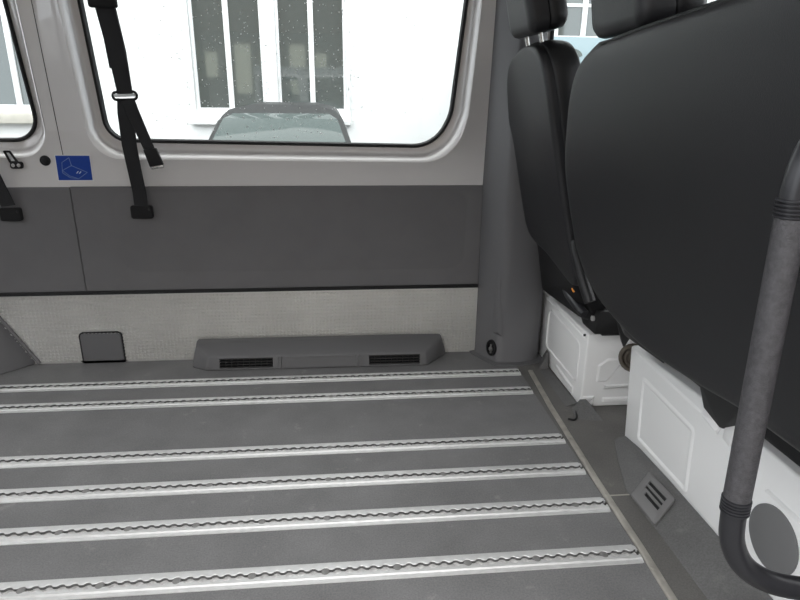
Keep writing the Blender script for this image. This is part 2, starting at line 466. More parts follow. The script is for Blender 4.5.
for x0, x1 in ((-.462, -.270), (.086, .276)):
    g = bmesh.new()
    for k in range(4):
        z = .011 + k * .0098
        hull(g, [front(x0 - .001, z, .001), front(x1 + .001, z, .001), front(x0 - .001, z + .003, .001), front(x1 + .001, z + .003, .001),
                 front(x0 - .001, z - .001, -.012), front(x1 + .001, z - .001, -.012), front(x0 - .001, z + .002, -.012), front(x1 + .001, z + .002, -.012)])
    for k in range(1, 9):
        x = x0 + (x1 - x0) * k / 9
        hull(g, [front(x - .0012, .009, -.004), front(x + .0012, .009, -.004), front(x - .0012, .043, -.004), front(x + .0012, .043, -.004),
                 front(x - .0012, .009, -.012), front(x + .0012, .009, -.012), front(x - .0012, .043, -.012), front(x + .0012, .043, -.012)])
    go = link('grille', g, 'blackmetal', root)
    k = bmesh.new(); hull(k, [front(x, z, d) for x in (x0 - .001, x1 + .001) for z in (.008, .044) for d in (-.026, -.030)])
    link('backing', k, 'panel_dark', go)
# centre panel with its two upright ribs and the top ribs
b = bmesh.new()
for x in (-.243, .046):
    hull(b, [front(x - .004, .004, .004), front(x + .004, .004, .004), front(x - .004, .046, .004), front(x + .004, .046, .004), front(x - .007, .004, -.004), front(x + .007, .004, -.004), front(x - .007, .046, -.004), front(x + .007, .046, -.004)])
hull(b, [front(x, z, d) for x in (-.230, .033) for z in (.006, .044) for d in (.0015, -.004)])
link('centre_panel', b, 'plastic', root)

def on_wall_disc(bm, x, z, d0, d1, r, n=28):
    cyl(bm, onwall(x, z, d0), onwall(x, z, d1), r, r * .93, n, bev=.0015); return bm
b = on_wall_disc(bmesh.new(), -.994, .7455, -.001, .006, .0175)
root = thing('round_plug', 'small round dark plug in the painted wall left of the blue sticker', 'plug', onwall(-.994, .7455))
link('plug_body', b, 'seal', root)
b = on_wall_disc(bmesh.new(), -.994, .7455, .005, .0085, .009); link('centre', b, 'seal', root)

# ------------------------------------------------------------------ blue sticker
root = thing('seat_sticker', 'blue square sticker with white outline drawing of folding seat', 'sticker', onwall(-.902, .72))
b = bmesh.new(); hull(b, [onwall(x, z, d) for x, z in ((-.961, .7645), (-.846, .7645), (-.850, .677), (-.966, .677)) for d in (.0004, .0014)])
link('backing', b, 'ink', root, smooth=False)
b = bmesh.new(); hull(b, [onwall(x, z, d) for x, z in ((-.9585, .762), (-.8485, .762), (-.8525, .6795), (-.9632, .6795)) for d in (.0005, .0018)])
link('blue_field', b, 'blue', root, smooth=False)
def lines(polys, r):
    b = bmesh.new()
    for pl in polys:
        for p, q in zip(pl, pl[1:]): tube(b, [onwall(p[0], p[1], .0019), onwall(q[0], q[1], .0019)], r, 5)
    return b
def st(u, v): return (-.9632 + u * .110 + v * .004, .6795 + v * .0825)     # sticker space 0..1
def sp(*pts): return [st(*p) for p in pts]
pic = [sp((.15, .40), (.17, .72), (.40, .92), (.44, .60), (.15, .40)), sp((.44, .60), (.88, .32), (.60, .06), (.34, .18), (.15, .40)),
       sp((.15, .40), (.15, .30), (.36, .10)), sp((.36, .10), (.60, .06))]
link('seat_outline', lines(pic, .0010), 'inkdim', root)
link('arrow', lines([sp((.56, .28), (.62, .37)), sp((.64, .27), (.70, .36))], .0013), 'ink', root)

# ------------------------------------------------------------------ seat belts
def strap(bm, pts, w, t=.0022, twist=None):
    """flat webbing; pts are centre points, width lies along the given side vector"""
    P = [Vector(p) for p in pts]; rings = []
    for i, p in enumerate(P):
        d = (P[min(i + 1, len(P) - 1)] - P[max(i - 1, 0)]).normalized()
        nrm = Vector((0, -1, 0)); s = d.cross(nrm).normalized(); nn = s.cross(d).normalized()
        ww = w[i] if isinstance(w, (list, tuple)) else w
        rings.append([p + s * ww / 2 - nn * t / 2, p + s * (ww / 2 - .001) + nn * t / 2, p - s * (ww / 2 - .001) + nn * t / 2, p - s * ww / 2 - nn * t / 2])
    loft(bm, rings); return bm
def bracket(parent, x, z, w, h, name='anchor_bracket'):
    b = bmesh.new()
    o = rounded([(x - w / 2, z - h / 2), (x + w / 2, z - h / 2), (x + w / 2, z + h / 2), (x - w / 2, z + h / 2)], .008, 5)
    loft(b, [[onwall(p[0], p[1], d) for p in inset(o, i)] for i, d in ((0, .006), (0, .019), (.003, .022))])
    br = link(name, b, 'black', parent)
    b = on_wall_disc(bmesh.new(), x + w * .36, z + h * .22, .020, .0235, .0045, 12); link('screw', b, 'blackmetal', br)

root = thing('seat_belt', 'black seat belt hanging across the left edge of large window', 'seat belt', (-.69, 2.06, .56))
b = bmesh.new(); strap(b, [(-.715, 2.010, 1.40), (-.701, 2.020, 1.30), (-.686, 2.03, 1.20), (-.674, 2.04, 1.08), (-.671, 2.05, .985), (-.671, 2.055, .958)], [.055, .055, .057, .055, .049, .047], .003)
link('upper_webbing', b, 'web', root)
# sewn fold
b = bmesh.new(); strap(b, [(-.689, 2.026, 1.21), (-.678, 2.034, 1.12), (-.674, 2.039, 1.035)], .0565, .003); link('sewn_fold', b, 'web', root)
b = bmesh.new()
hull(b, [(x, y, z) for x, z in ((-.728, 1.198), (-.645, 1.198), (-.728, 1.33), (-.65, 1.33)) for y in (2.002, 2.022)], .008, 3)
link('top_guide', b, 'black', root)
# oval ring
b = bmesh.new()
ring = []
for p in rounded([(-.709, .9415), (-.636, .9445), (-.636, .9675), (-.709, .9645)], .0112, 6): ring.append((p[0], 2.056, p[1]))
tube(b, ring + ring[:2], .0042, 8, cap=False); link('slot_ring', b, 'black', root)
b = bmesh.new(); cyl(b, (-.704, 2.054, .9545), (-.641, 2.054, .957), .0045, n=10); link('ring_bar', b, 'ink', root)
b = bmesh.new(); strap(b, [(-.675, 2.057, .945), (-.680, 2.063, .90), (-.688, 2.085, .80), (-.692, 2.115, .72), (-.695, 2.146, .64), (-.698, 2.155, .592)], [.046, .050, .048, .046, .046, .046])
link('lower_webbing', b, 'web', root)
b = bmesh.new(); strap(b, [(-.664, 2.054, .943), (-.652, 2.052, .90), (-.636, 2.058, .845), (-.612, 2.066, .765)], [.040, .040, .037, .034])
link('buckle_webbing', b, 'web', root)
bracket(root, -.699, .5705, .074, .045)
b = bmesh.new()
hull(b, [Vector((-.613, 2.056, .786)) + Vector(v) for v in ((-.026, 0, .004), (.016, 0, .010), (.034, 0, -.044), (-.010, 0, -.054), (-.026, .014, .004), (.016, .014, .010), (.034, .014, -.044), (-.010, .014, -.054))], .004)
bk = link('buckle', b, 'black', root)
b = bmesh.new(); cyl(b, (-.620, 2.063, .7335), (-.582, 2.063, .739), .0068, n=12, bev=.001); link('buckle_tip', b, 'steel', bk)

root = thing('seat_belt', 'black seat belt slanting down to a wall bracket at the left edge', 'seat belt', (-1.13, 2.1, .54))
b = bmesh.new(); strap(b, [(-1.230, 2.045, 1.06), (-1.205, 2.07, .95), (-1.178, 2.10, .82), (-1.150, 2.13, .70), (-1.135, 2.156, .595)], .047); link('webbing', b, 'web', root)
bracket(root, -1.134, .5655, .070, .045)
b = bmesh.new(); hull(b, [(x, y, z) for x, z in ((-1.265, 1.04), (-1.20, 1.04), (-1.27, 1.15), (-1.21, 1.15)) for y in (2.03, 2.048)], .006); link('top_guide', b, 'black', root)

root = thing('belt_tongue', 'small grey and black belt tongue hung on wall beside the round plug', 'belt buckle', onwall(-1.095, .75))
b = bmesh.new()
o = rounded([(-1.106, .738), (-1.076, .738), (-1.096, .779), (-1.119, .779)], .004, 4); h = inset(o, .0065)
for d in (.004, .008):
    pass
loft(b, [[onwall(p[0], p[1], .004) for p in o], [onwall(p[0], p[1], .008) for p in o], [onwall(p[0], p[1], .008) for p in h], [onwall(p[0], p[1], .004) for p in h]], False, False)
link('tongue_plate', b, 'seal', root)
b = bmesh.new(); loft(b, [[onwall(p[0], p[1], .003) for p in h], [onwall(p[0], p[1], .0045) for p in h]]); link('slot_insert', b, 'ink', root)
b = bmesh.new()
o = rounded([(-1.108, .719), (-1.068, .719), (-1.064, .742), (-1.102, .744)], .008, 5)
loft(b, [[onwall(p[0], p[1], d) for p in inset(o, i)] for i, d in ((0, .001), (0, .010), (.003, .013))]); link('tongue_grip', b, 'panel_dark', root)
b = bmesh.new()
on_wall_disc(b, -1.094, .731, .0125, .015, .0062, 14); link('rivet', b, 'alu', root)
b = bmesh.new(); on_wall_disc(b, -1.076, .731, .0125, .015, .0062, 14); link('rivet', b, 'alu', root)

# pillar anchor
root = thing('belt_anchor', 'round black anchor eye low on the grey pillar cover', 'anchor', (.556, 2.07, .015))
def facet(u, z, d):              # on the slanted face of the pillar, u along it, d outwards
    n = Vector((-.86, -.51, 0)).normalized(); t = Vector((.51, -.86, 0)).normalized()
    p = Vector((.5545, 2.074, 0)) + t * u * .72 + n * (d - .003); return Vector((p.x, p.y, z))
b = bmesh.new()
loft(b, [[facet(math.cos(2 * PI * k / 28) * r, 0.056 + math.sin(2 * PI * k / 28) * r, d) for k in range(28)] for r, d in ((.033, -.03), (.033, .008), (.031, .011), (.0235, .011), (.021, .004))], False, True)
link('cup', b, 'black', root)
b = bmesh.new(); cyl(b, facet(0, .052, .003), facet(0, .052, .0115), .0085, n=16, bev=.001)
hull(b, [facet(-.004, .034, .003), facet(.004, .034, .003), facet(-.004, .070, .003), facet(.004, .070, .003), facet(-.004, .034, .009), facet(.004, .034, .009), facet(-.004, .070, .009), facet(.004, .070, .009)])
link('eye_bolt', b, 'bolt', root)

# ------------------------------------------------------------------ seat tracks
TR = [(1.968, 'aluminium seat track nearest the side wall'), (1.821, 'second aluminium seat track from the side wall'),
      (1.507, 'third aluminium seat track, beyond the widest bare strip of floor'), (1.354, 'fourth aluminium seat track from the side wall'),
      (1.200, 'fifth seat track, second nearest to the camera'), (1.029, 'wide aluminium seat track nearest the camera')]
def track(y, label, x0=-1.75, x1=.633, pitch=.0254):
    root = thing('seat_track', label, 'seat track', (0, y, 0), 'aluminium seat tracks in the floor')
    hw, top = .0215, .0062
    b = bmesh.new()
    n = int((x1 - x0) / pitch); prof = []
    K = 10
    for i in range(n):
        for k in range(K):
            f = k / K; x = x1 - (i + f) * pitch
            dx = min(f, 1 - f) * pitch                 # distance to the nearest hole centre
            r = .0092
            w = max(.0040, math.sqrt(max(0, r * r - dx * dx)))
            prof.append((x, w))
    for s in (1, -1):
        rings = []
        for x, w in prof:
            yy = lambda q: y + s * q
            rings.append([(x, yy(hw + .007), .0003), (x, yy(hw + .0065), .0022), (x, yy(hw - .002), .003), (x, yy(hw - .0045), top), (x, yy(w + .0012), top), (x, yy(w), top - .0012), (x, yy(w), -.0012)])
        loft(b, rings, False, False, closed=False)
    # end lips
    for s in (1, -1):
        hull(b, [(x, y + s * q, z) for x in (x1, x1 + .003) for q, z in ((hw + .006, .0005), (hw - .003, .0005), (hw - .0045, top), (.006, top), (.006, .0005))])
    bmesh.ops.remove_doubles(b, verts=b.verts[:], dist=.0001)
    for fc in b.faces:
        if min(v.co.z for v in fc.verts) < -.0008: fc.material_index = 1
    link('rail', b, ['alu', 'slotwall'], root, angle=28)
    b = box(bmesh.new(), (prof[-1][0], y - .0155, -.0118), (x1 - .001, y + .0155, -.0012)); link('slot_floor', b, 'alu_in', root)
    first = None
    i = 3
    while i < n:
        x = x1 - i * pitch
        if first is None:
            b = bmesh.new(); cyl(b, (x, y, -.0014), (x, y, .0052), .0094, .0090, 12, bev=.001)
            first = link('bolt', b, 'bolt', root); fx = x
        else:
            c = first.copy(); C.objects.link(c); c.parent = root; c.matrix_parent_inverse = first.matrix_parent_inverse.copy(); c.location.x = x - fx
        i += 6
    return root
for y, l in TR: track(y, l)

# ------------------------------------------------------------------ seats
CAM = Vector((0, 0, .95))
def seat_frame(x0, z0, slope):
    """rear plane of a reclined back: x = x0 - slope*(z-z0); returns mapping (y,z,depth)"""
    nrm = Vector((-1, 0, -slope)).normalized()
    def f(y, z, d=0.):           # d > 0 behind (towards the load floor)
        return Vector((x0 - slope * (z - z0), y, z)) + nrm * d
    return f
def shell(outline, f, prof, name, m, parent, dome=0.):
    """padded body: rings of (inset, depth) from the rear face to the front"""
    b = bmesh.new()
    rings = []
    for i, d in prof:
        pl = inset(outline, i) if i else outline
        rings.append([f(p[0], p[1], d) for p in pl])
    loft(b, rings, True, True)
    return link(name, b, m, parent, angle=60)
def resample(pts, n):
    """even spacing along a closed outline"""
    L = [0]; P = [Vector(p) for p in pts] + [Vector(pts[0])]
    for a, c in zip(P, P[1:]): L.append(L[-1] + (c - a).length)
    out = []; j = 0
    for k in range(n):
        s = L[-1] * k / n
        while L[j + 1] < s: j += 1
        t = (s - L[j]) / max(1e-9, L[j + 1] - L[j]); q = P[j].lerp(P[j + 1], t); out.append((q.x, q.y))
    return out

# --- passenger bench
KB = .80
def kb(y, z): return (y * KB, .95 + (z - .95) * KB)
raw = [(1.63, 1.087), (1.705, 1.066), (1.776, 1.03), (1.835, .97), (1.88, .89), (1.917, .81), (1.935, .74), (1.932, .66), (1.915, .56), (1.893, .475), (1.80, .385), (1.678, .340), (1.469, .312), (1.202, .328), (1.016, .352), (.847, .358), (.70, .37), (.62, .44), (.60, .6), (.60, .9), (.62, 1.06), (.67, 1.125), (.75, 1.130), (.95, 1.120), (1.135, 1.112), (1.40, 1.10), (1.55, 1.09)]
sm = [(p.x, p.y) for p in spline([(*kb(*p), 0) for p in raw + raw[:1]], 4)][:-1]
out_b = resample(sm, 150)
fb_ = seat_frame(.80 * KB, .95 + (.33 - .95) * KB, .195)
bench = thing('bench_seat', 'wide charcoal bench seat back above the white base on right', 'seat', (.95, 1.0, .29))
prof = [(.05, .002), (.03, .0015), (.012, 0), (.004, -.004), (0, -.012), (0, -.05), (-.006, -.075), (0, -.11), (.02, -.13), (.05, -.14)]
bb = shell(out_b, fb_, prof, 'backrest', 'vinyl', bench)
# seam piping on top edge
pip = [f for f in out_b]
b = bmesh.new()
sel = [p for p in out_b if p[1] > .98]
sel.sort(key=lambda p: -p[0])
tube(b, [fb_(p[0], p[1] + .002, -.018) for p in sel if p[0] > .52], .0035, 8); link('piping', b, 'vinyl2', bb)
# seat cushion in front, on the base
b = bmesh.new()
hull(b, [(x, y, z) for y in (.62, 1.50) for x, z in ((.84, .30), (.83, .42), (1.30, .30), (1.33, .40), (1.28, .45))], .03, 4)
link('cushion', b, 'vinyl2', bench)
# hinge brackets between base and back
for (pts) in ([(.814, 1.160, .288), (.814, 1.087, .272), (.814, 1.045, .322), (.66, .97, .455), (.66, .84, .46), (.72, 1.00, .42), (.85, 1.16, .30), (.85, 1.05, .30)],):
    b = bmesh.new(); hull(b, pts, .004); link('hinge_bracket', b, 'panel_dark', bench)
b = bmesh.new(); hull(b, [(.70, 1.40, .42), (.83, 1.44, .30), (.83, 1.36, .30), (.70, 1.36, .42), (.74, 1.43, .36), (.86, 1.44, .31)], .004); link('hinge_bracket', b, 'blackmetal', bench)
b = bmesh.new(); hull(b, [(.715, 1.44, .41), (.735, 1.40, .42), (.80, 1.560, .290), (.80, 1.535, .275), (.76, 1.42, .38), (.82, 1.545, .30)], .003); link('hinge_bracket', b, 'black', bench)
b = bmesh.new(); hull(b, [(.69, y, z) for y in (.6, 1.36) for z in (.42, .46)] + [(.84, y, z) for y in (.6, 1.40) for z in (.33, .42)], .008); link('back_frame', b, 'black', bench)
# headrest
def headrest(f, y0, y1, zb, zt, parent, posts, thick=.11, dep0=-.01, pr=.0055, tilt=0, postmat='blackmetal', zpost=.02):
    h = bpy.data.objects.new('headrest', None)
    o = rounded([(y0, zb), (y1, zb), (y1 - .012, zt), (y0 + .012, zt)], .035, 8)
    fr = f
    b = bmesh.new()
    loft(b, [[fr(p[0], p[1], d) for p in inset(o, i)] for i, d in ((.03, dep0), (.014, dep0 - .002), (.004, dep0 - .009), (0, dep0 - .02), (0, dep0 - thick * .48), (.006, dep0 - thick * .5))])
    hr = link('headrest', b, 'vinyl', parent, angle=60)
    b = bmesh.new()
    loft(b, [[fr(p[0], p[1], d) for p in inset(o, i)] for i, d in ((.008, dep0 - thick * .49), (.0, dep0 - thick * .56), (0, dep0 - thick * .86), (.012, dep0 - thick * .97), (.03, dep0 - thick))])
    link('front_pad', b, 'vinyl2', hr, angle=60)
    for y in posts:
        b = bmesh.new(); cyl(b, fr(y, zb - zpost, dep0 - .045), fr(y, zb + .03, dep0 - .045), pr, n=14)
        link('post', b, postmat, hr)
        b = bmesh.new(); cyl(b, fr(y, zb - zpost - .004, dep0 - .045), fr(y, zb - zpost + .006, dep0 - .045), pr * 1.9, n=14, bev=.001); link('post_sleeve', b, 'black', hr)
    return hr
headrest(fb_, 1.105, 1.347, 1.068, 1.245, bench, (1.272, 1.152), thick=.13, dep0=-.012, zpost=.016)
headrest(fb_, .80 * KB, 1.04 * KB, .95 + (1.145 - .95) * KB, 1.265, bench, (.86 * KB, .98 * KB), thick=.13, dep0=-.012, zpost=.022)
# tarnished spring disc beside the base
b = bmesh.new()
dc, dn = Vector((.899, 1.646, .192)), Vector((-.5, -.866, 0)); du = Vector((.866, -.5, 0))
for r, q in ((.041, .008), (.027, .006)):
    tube(b, [dc + du * math.cos(a) * r + Vector((0, 0, 1)) * math.sin(a) * r + dn * (.012 - q) for a in [2 * PI * k / 24 for k in range(25)]], q, 8, cap=False)
cyl(b, dc - dn * .012, dc + dn * .004, .036, n=24); cyl(b, dc, dc + dn * .01, .016, n=18)
o = link('recliner_disc', b, 'brown', bench); o['label'] = 'tarnished round metal disc'

# --- driver seat
KD = .945
def kd(y, z): return (y * KD + .026, .95 + (z - .95) * KD - .014)
rawd = [(1.965, 1.052), (1.925, 1.070), (1.85, 1.087), (1.77, 1.094), (1.70, 1.090), (1.655, 1.072), (1.628, 1.037), (1.618, .98), (1.62, .86), (1.62, .75), (1.615, .6), (1.602, .5), (1.603, .458), (1.625, .434), (1.665, .432), (1.713, .442), (1.80, .462), (1.87, .477), (1.96, .485), (2.03, .505), (2.068, .56), (2.083, .62), (2.09, .76), (2.072, .86), (2.047, .93), (2.012, 1.005)]
smd = [(p.x, p.y) for p in spline([(*p, 0) for p in rawd + rawd[:1]], 4)][:-1]
out_d = resample(smd, 110)
fd_ = seat_frame(.70 * KD, .95 + (.44 - .95) * KD, .24)
drv = thing('driver_seat', 'charcoal driver seat with headrest beside the grey pillar cover', 'seat', (.95, 1.85, .26))
bd = shell(out_d, fd_, [(.016, .0025), (.010, .0015), (.005, -.001), (.0015, -.006), (0, -.013), (.001, -.024)], 'backrest', 'vinyl', drv)
shell(out_d, fd_, [(.004, -.022), (-.003, -.030), (-.002, -.06), (.004, -.085), (.010, -.098), (.018, -.104)], 'side_bolster', 'vinyl2', bd)
headrest(fd_, 1.640, 1.862, 1.117, 1.268, drv, (1.838, 1.712), thick=.108, dep0=.012, pr=.0058, postmat='steel', zpost=.045)
b = bmesh.new()
hull(b, [(x, y, z) for y in (1.69, 2.06) for x, z in ((.80, .29), (.80, .40), (1.25, .29), (1.28, .38), (1.24, .43))], .03, 4); link('cushion', b, 'vinyl2', drv)
# slide and recliner hardware between base and back
b = bmesh.new()
hull(b, [(x, y, z) for x in (.765, .86) for y, z in ((1.79, .292), (1.757, .268), (1.66, .268), (1.64, .35), (1.73, .335))], .004)
hull(b, [(x, y, z) for x in (.790, .90) for y, z in ((1.80, .262), (1.66, .262), (1.66, .285), (1.80, .30))], .003)
hull(b, [(x, y, z) for x in (.80, .90) for y, z in ((1.95, .262), (1.75, .262), (1.75, .36), (1.95, .33))], .003)
link('seat_slide', b, 'blackmetal', drv)
b = bmesh.new(); hull(b, [(x, y, z) for x in (.84, .92) for y, z in ((1.78, .27), (2.09, .27), (2.09, .36), (1.78, .40))], .006); link('slide_cover', b, 'black', drv)
b = bmesh.new(); hull(b, [(.715, 2.025, .30), (.735, 1.80, .32), (.74, 1.74, .30), (.675, 2.02, .50), (.668, 1.62, .44), (.80, 2.06, .30), (.80, 1.70, .28), (.78, 2.03, .50), (.78, 1.62, .45)], .006); link('back_frame', b, 'black', drv)
b = bmesh.new(); tube(b, [(.735, 2.112, .286), (.76, 2.10, .287), (.86, 2.06, .295)], .009, 8); link('release_bar', b, 'black', drv)
b = bmesh.new(); cyl(b, (.757, 1.676, .316), (.770, 1.676, .316), .0085, n=6); link('hex_bolt', b, 'alu_in', drv)
b = bmesh.new(); tube(b, [(.700, 1.770, .387), (.700, 1.74, .376), (.710, 1.69, .356), (.722, 1.65, .340)], [.011, .013, .015, .014], 12); link('lever', b, 'elbow', drv)
b = bmesh.new(); tube(b, [(.682, 1.655, .432), (.678, 1.652, .420), (.682, 1.648, .412)], .005, 8); box(b, (.674, 1.644, .424), (.684, 1.662, .432), .002)
o = link('connector', b, 'orange', drv); o['label'] = 'orange plug'
b = bmesh.new(); tube(b, [(.692, 1.752, .422), (.688, 1.750, .41), (.692, 1.748, .40)], .0035, 8); link('connector', b, 'orange', drv)

b = bmesh.new(); tube(b, spline([(.652, 1.602, .572), (.650, 1.592, .562), (.650, 1.565, .53), (.656, 1.53, .48), (.668, 1.50, .43)], 4), [.006] + [.0165] * 16, 14); link('armrest', b, 'vinyl2', drv)

# --- white seat bases
def emboss(bm, quad, f, rad=.012, w=.009, h=.004, n=5):
    """raised rib framing a panel; f(u,v,d)"""
    o = rounded(quad, rad, n); i1 = inset(o, w * .35); i2 = inset(o, w * .65); i3 = inset(o, w)
    loft(bm, [[f(p[0], p[1], 0) for p in o], [f(p[0], p[1], h) for p in i1], [f(p[0], p[1], h) for p in i2], [f(p[0], p[1], -.0005) for p in i3]], False, False)
def plateau(bm, quad, f, rad=.012, w=.006, h=.004, n=5):
    o = rounded(quad, rad, n); i1 = inset(o, w)
    loft(bm, [[f(p[0], p[1], -.0005) for p in o], [f(p[0], p[1], h) for p in i1]], False, True)

XB = .76
b = bmesh.new()
hull(b, [(XB, 1.692, 0), (XB, 2.15, 0), (1.2, 1.69, 0), (1.2, 2.15, 0), (XB, 1.692, .256), (XB, 2.15, .258), (1.2, 1.69, .256), (1.2, 2.15, .258)], .006, 3)
base = link('base', b, 'white', drv); base['label'] = 'white pressed metal base'
fx = lambda y, z, d: (XB - d, y, z)
fy = lambda x, z, d: (x, 1.6915 - d, z)
b = bmesh.new()
emboss(b, [(2.055, .062), (1.735, .062), (1.735, .208), (2.055, .222)], fx, .03)
link('rear_panel', b, 'white', base)
b = bmesh.new(); hull(b, [(XB - .005, 1.70, .236), (XB - .005, 2.112, .242), (XB + .03, 1.70, .262), (XB + .03, 2.112, .264), (XB + .03, 1.70, .23), (XB + .03, 2.11, .24)], .004); link('top_flange', b, 'white', base)
b = bmesh.new(); plateau(b, [(1.93, .004), (1.76, .004), (1.76, .040), (1.93, .046)], fx, .004); link('lower_plate', b, 'white', base)
b = bmesh.new()
plateau(b, [(.802, .088), (.838, .088), (.882, .150), (.882, .172), (.834, .172), (.804, .150)], fy, .006)
link('side_plate', b, 'white', base)
b = bmesh.new(); plateau(b, [(.766, .003), (.806, .003), (.806, .040), (.766, .040)], fy, .004); plateau(b, [(.83, .062), (1.0, .062), (1.0, .080), (.83, .080)], fy, .004); plateau(b, [(.83, .012), (1.0, .012), (1.0, .034), (.83, .034)], fy, .006)
link('foot_plate', b, 'white', base)
b = bmesh.new(); cyl(b, (XB - .0058, 1.712, .246), (XB + .004, 1.712, .246), .004, n=12); link('hole', b, 'panel_dark', base)
b = bmesh.new(); cyl(b, (XB - .0015, 2.02, .022), (XB + .004, 2.02, .022), .004, n=12); link('hole', b, 'panel_dark', base)

XN = .82
b = bmesh.new()
hull(b, [(XN, .45, 0), (XN, 1.497, 0), (1.25, .45, 0), (1.25, 1.497, 0), (XN, .45, .30), (XN, 1.09, .305), (XN, 1.533, .285), (1.25, .45, .30), (1.25, 1.525, .285)], .006, 3)
nbase = link('base', b, 'white', bench); nbase['label'] = 'white sheet metal base'
fn = lambda y, z, d: (XN - d, y, z)
b = bmesh.new()
emboss(b, [(1.430, .036), (1.165, .040), (1.180, .218), (1.450, .230)], fn, .016, w=.018, h=.003); link('rear_panel', b, 'white', nbase)
b = bmesh.new(); hull(b, [(XN - .005, 1.12, .262), (XN - .005, 1.527, .275), (XN + .02, 1.12, .300), (XN + .02, 1.527, .290), (XN + .02, 1.12, .26), (XN + .02, 1.527, .27)], .004); link('top_flange', b, 'white', nbase)
b = bmesh.new()
hull(b, [(XN - .012, 1.155, .272), (XN - .012, 1.095, .262), (XN + .004, 1.155, .285), (XN + .004, 1.095, .28), (XN - .004, 1.155, .262), (XN - .004, 1.095, .252)], .002)
hull(b, [(XN - .012, 1.066, .315), (XN - .012, 1.040, .315), (XN + .004, 1.066, .315), (XN + .004, 1.04, .315), (XN - .012, 1.07, .262), (XN - .012, 1.04, .255), (XN + .004, 1.07, .255)], .002)
link('hinge_tab', b, 'white', nbase)
b = bmesh.new(); hull(b, [(XN - .008, .45, .218), (XN - .008, .93, .228), (XN + .01, .45, .228), (XN + .01, .93, .238), (XN + .01, .45, .208), (XN + .01, .93, .218)], .003); link('seam_fold', b, 'white', nbase)
b = bmesh.new()
rc = [(.887 + math.cos(a) * .066, .147 + math.sin(a) * .066) for a in [2 * PI * k / 40 for k in range(40)]]
loft(b, [[fn(p[0], p[1], d) for p in inset(rc, i)] for i, d in ((0, -.001), (0, .004), (.004, .0055))], False, True)
o = link('round_cap', b, 'cap', nbase); o['label'] = 'round flat grey plastic cap'

# --- skirting ramps around the bases
root = thing('ramp_skirting', 'sloping grey vinyl skirting along foot of white bench base', 'skirting', (.77, 1.0, 0))
b = bmesh.new()
loft(b, [[(.716, .40, 0), (.718, .40, .003), (.788, .40, .030), (.818, .40, .034), (.818, .40, 0)],
         [(.716, 1.05, 0), (.718, 1.05, .003), (.788, 1.05, .030), (.818, 1.05, .034), (.818, 1.05, 0)],
         [(.711, 1.25, 0), (.713, 1.25, .003), (.786, 1.25, .030), (.818, 1.25, .032), (.818, 1.25, 0)],
         [(.755, 1.40, 0), (.757, 1.40, .003), (.789, 1.40, .024), (.818, 1.40, .026), (.818, 1.40, 0)],
         [(.785, 1.485, 0), (.787, 1.485, .003), (.799, 1.485, .012), (.818, 1.485, .014), (.818, 1.485, 0)]])
link('vinyl_ramp', b, 'ramp', root, angle=20)
# slotted vent lying on the ramp
vent = thing('floor_vent', 'small square slotted grey vent on the skirting by bench base', 'vent', (.75, 1.2, .012))
A, B_, C_, D = Vector((.785, 1.280, .0295)), Vector((.790, 1.160, .0335)), Vector((.716, 1.108, .0035)), Vector((.711, 1.222, .003))
up = Vector((-.36, 0, .93)).normalized()
def vq(u, v, d): return (A.lerp(B_, u)).lerp(D.lerp(C_, u), v) + up * d
b = bmesh.new()
outl = rounded([(0, 0), (1, 0), (1, 1), (0, 1)], .06, 4)
merge(b, plate_with_holes(inset(outl, .03), [[(.20, .14), (.84, .14), (.84, .66), (.20, .66)]], lambda u, v: vq(u, v, .007)))
loft(b, [[vq(p[0], p[1], 0) for p in outl], [vq(p[0], p[1], .0055) for p in outl], [vq(p[0], p[1], .007) for p in inset(outl, .03)]], False, False)
o2 = [(.20, .14), (.84, .14), (.84, .66), (.20, .66)]
loft(b, [[vq(p[0], p[1], .007) for p in o2], [vq(p[0], p[1], .002) for p in o2]], False, False)
bmesh.ops.remove_doubles(b, verts=b.verts[:], dist=.0002)
link('cover', b, 'vent', vent)
b = bmesh.new(); loft(b, [[vq(p[0], p[1], .0012) for p in o2], [vq(p[0], p[1], .0022) for p in o2]]); link('dark_inner', b, 'panel_dark', vent)
b = bmesh.new()
for v0, v1 in ((.14, .20), (.31, .39), (.47, .55)):
    hull(b, [vq(u, v, d) for u in (.20, .84) for v in (v0, v1) for d in (.0066, .003)])
hull(b, [vq(u, v, d) for u in (.20, .30) for v in (.55, .66) for d in (.0066, .003)])
link('slat', b, 'vent', vent)

root = thing('base_skirting', 'dark grey skirting flare between pillar cover and white driver seat base', 'skirting', (.73, 1.85, 0))
b = bmesh.new()
loft(b, [[(.715, 1.985, 0), (.735, 2.04, 0), (.752, 2.04, 0), (.752, 1.985, 0)], [(.735, 1.995, .03), (.745, 2.035, .035), (.752, 2.035, .035), (.752, 1.99, .03)], [(.748, 2.0, .062), (.752, 2.02, .066), (.752, 2.02, .066), (.752, 2.0, .062)]])
hull(b, [(.715, 1.975, 0), (.752, 1.975, 0), (.752, 1.975, .004), (.715, 1.70, 0), (.752, 1.70, 0), (.752, 1.70, .012)])
link('corner_flare', b, 'ramp', root)
root = thing('base_skirting', 'small grey skirting flare at near corner of driver seat base beside the cable', 'skirting', (.755, 1.65, 0))
b = bmesh.new()
loft(b, [[(.728, 1.683, 0), (.72, 1.615, 0), (.80, 1.60, 0), (.80, 1.683, 0)], [(.742, 1.683, .016), (.742, 1.655, .014), (.792, 1.65, .012), (.79, 1.683, .016)], [(.752, 1.682, .034), (.755, 1.680, .034), (.772, 1.680, .034), (.772, 1.682, .034)]])
link('corner_flare', b, 'ramp', root)
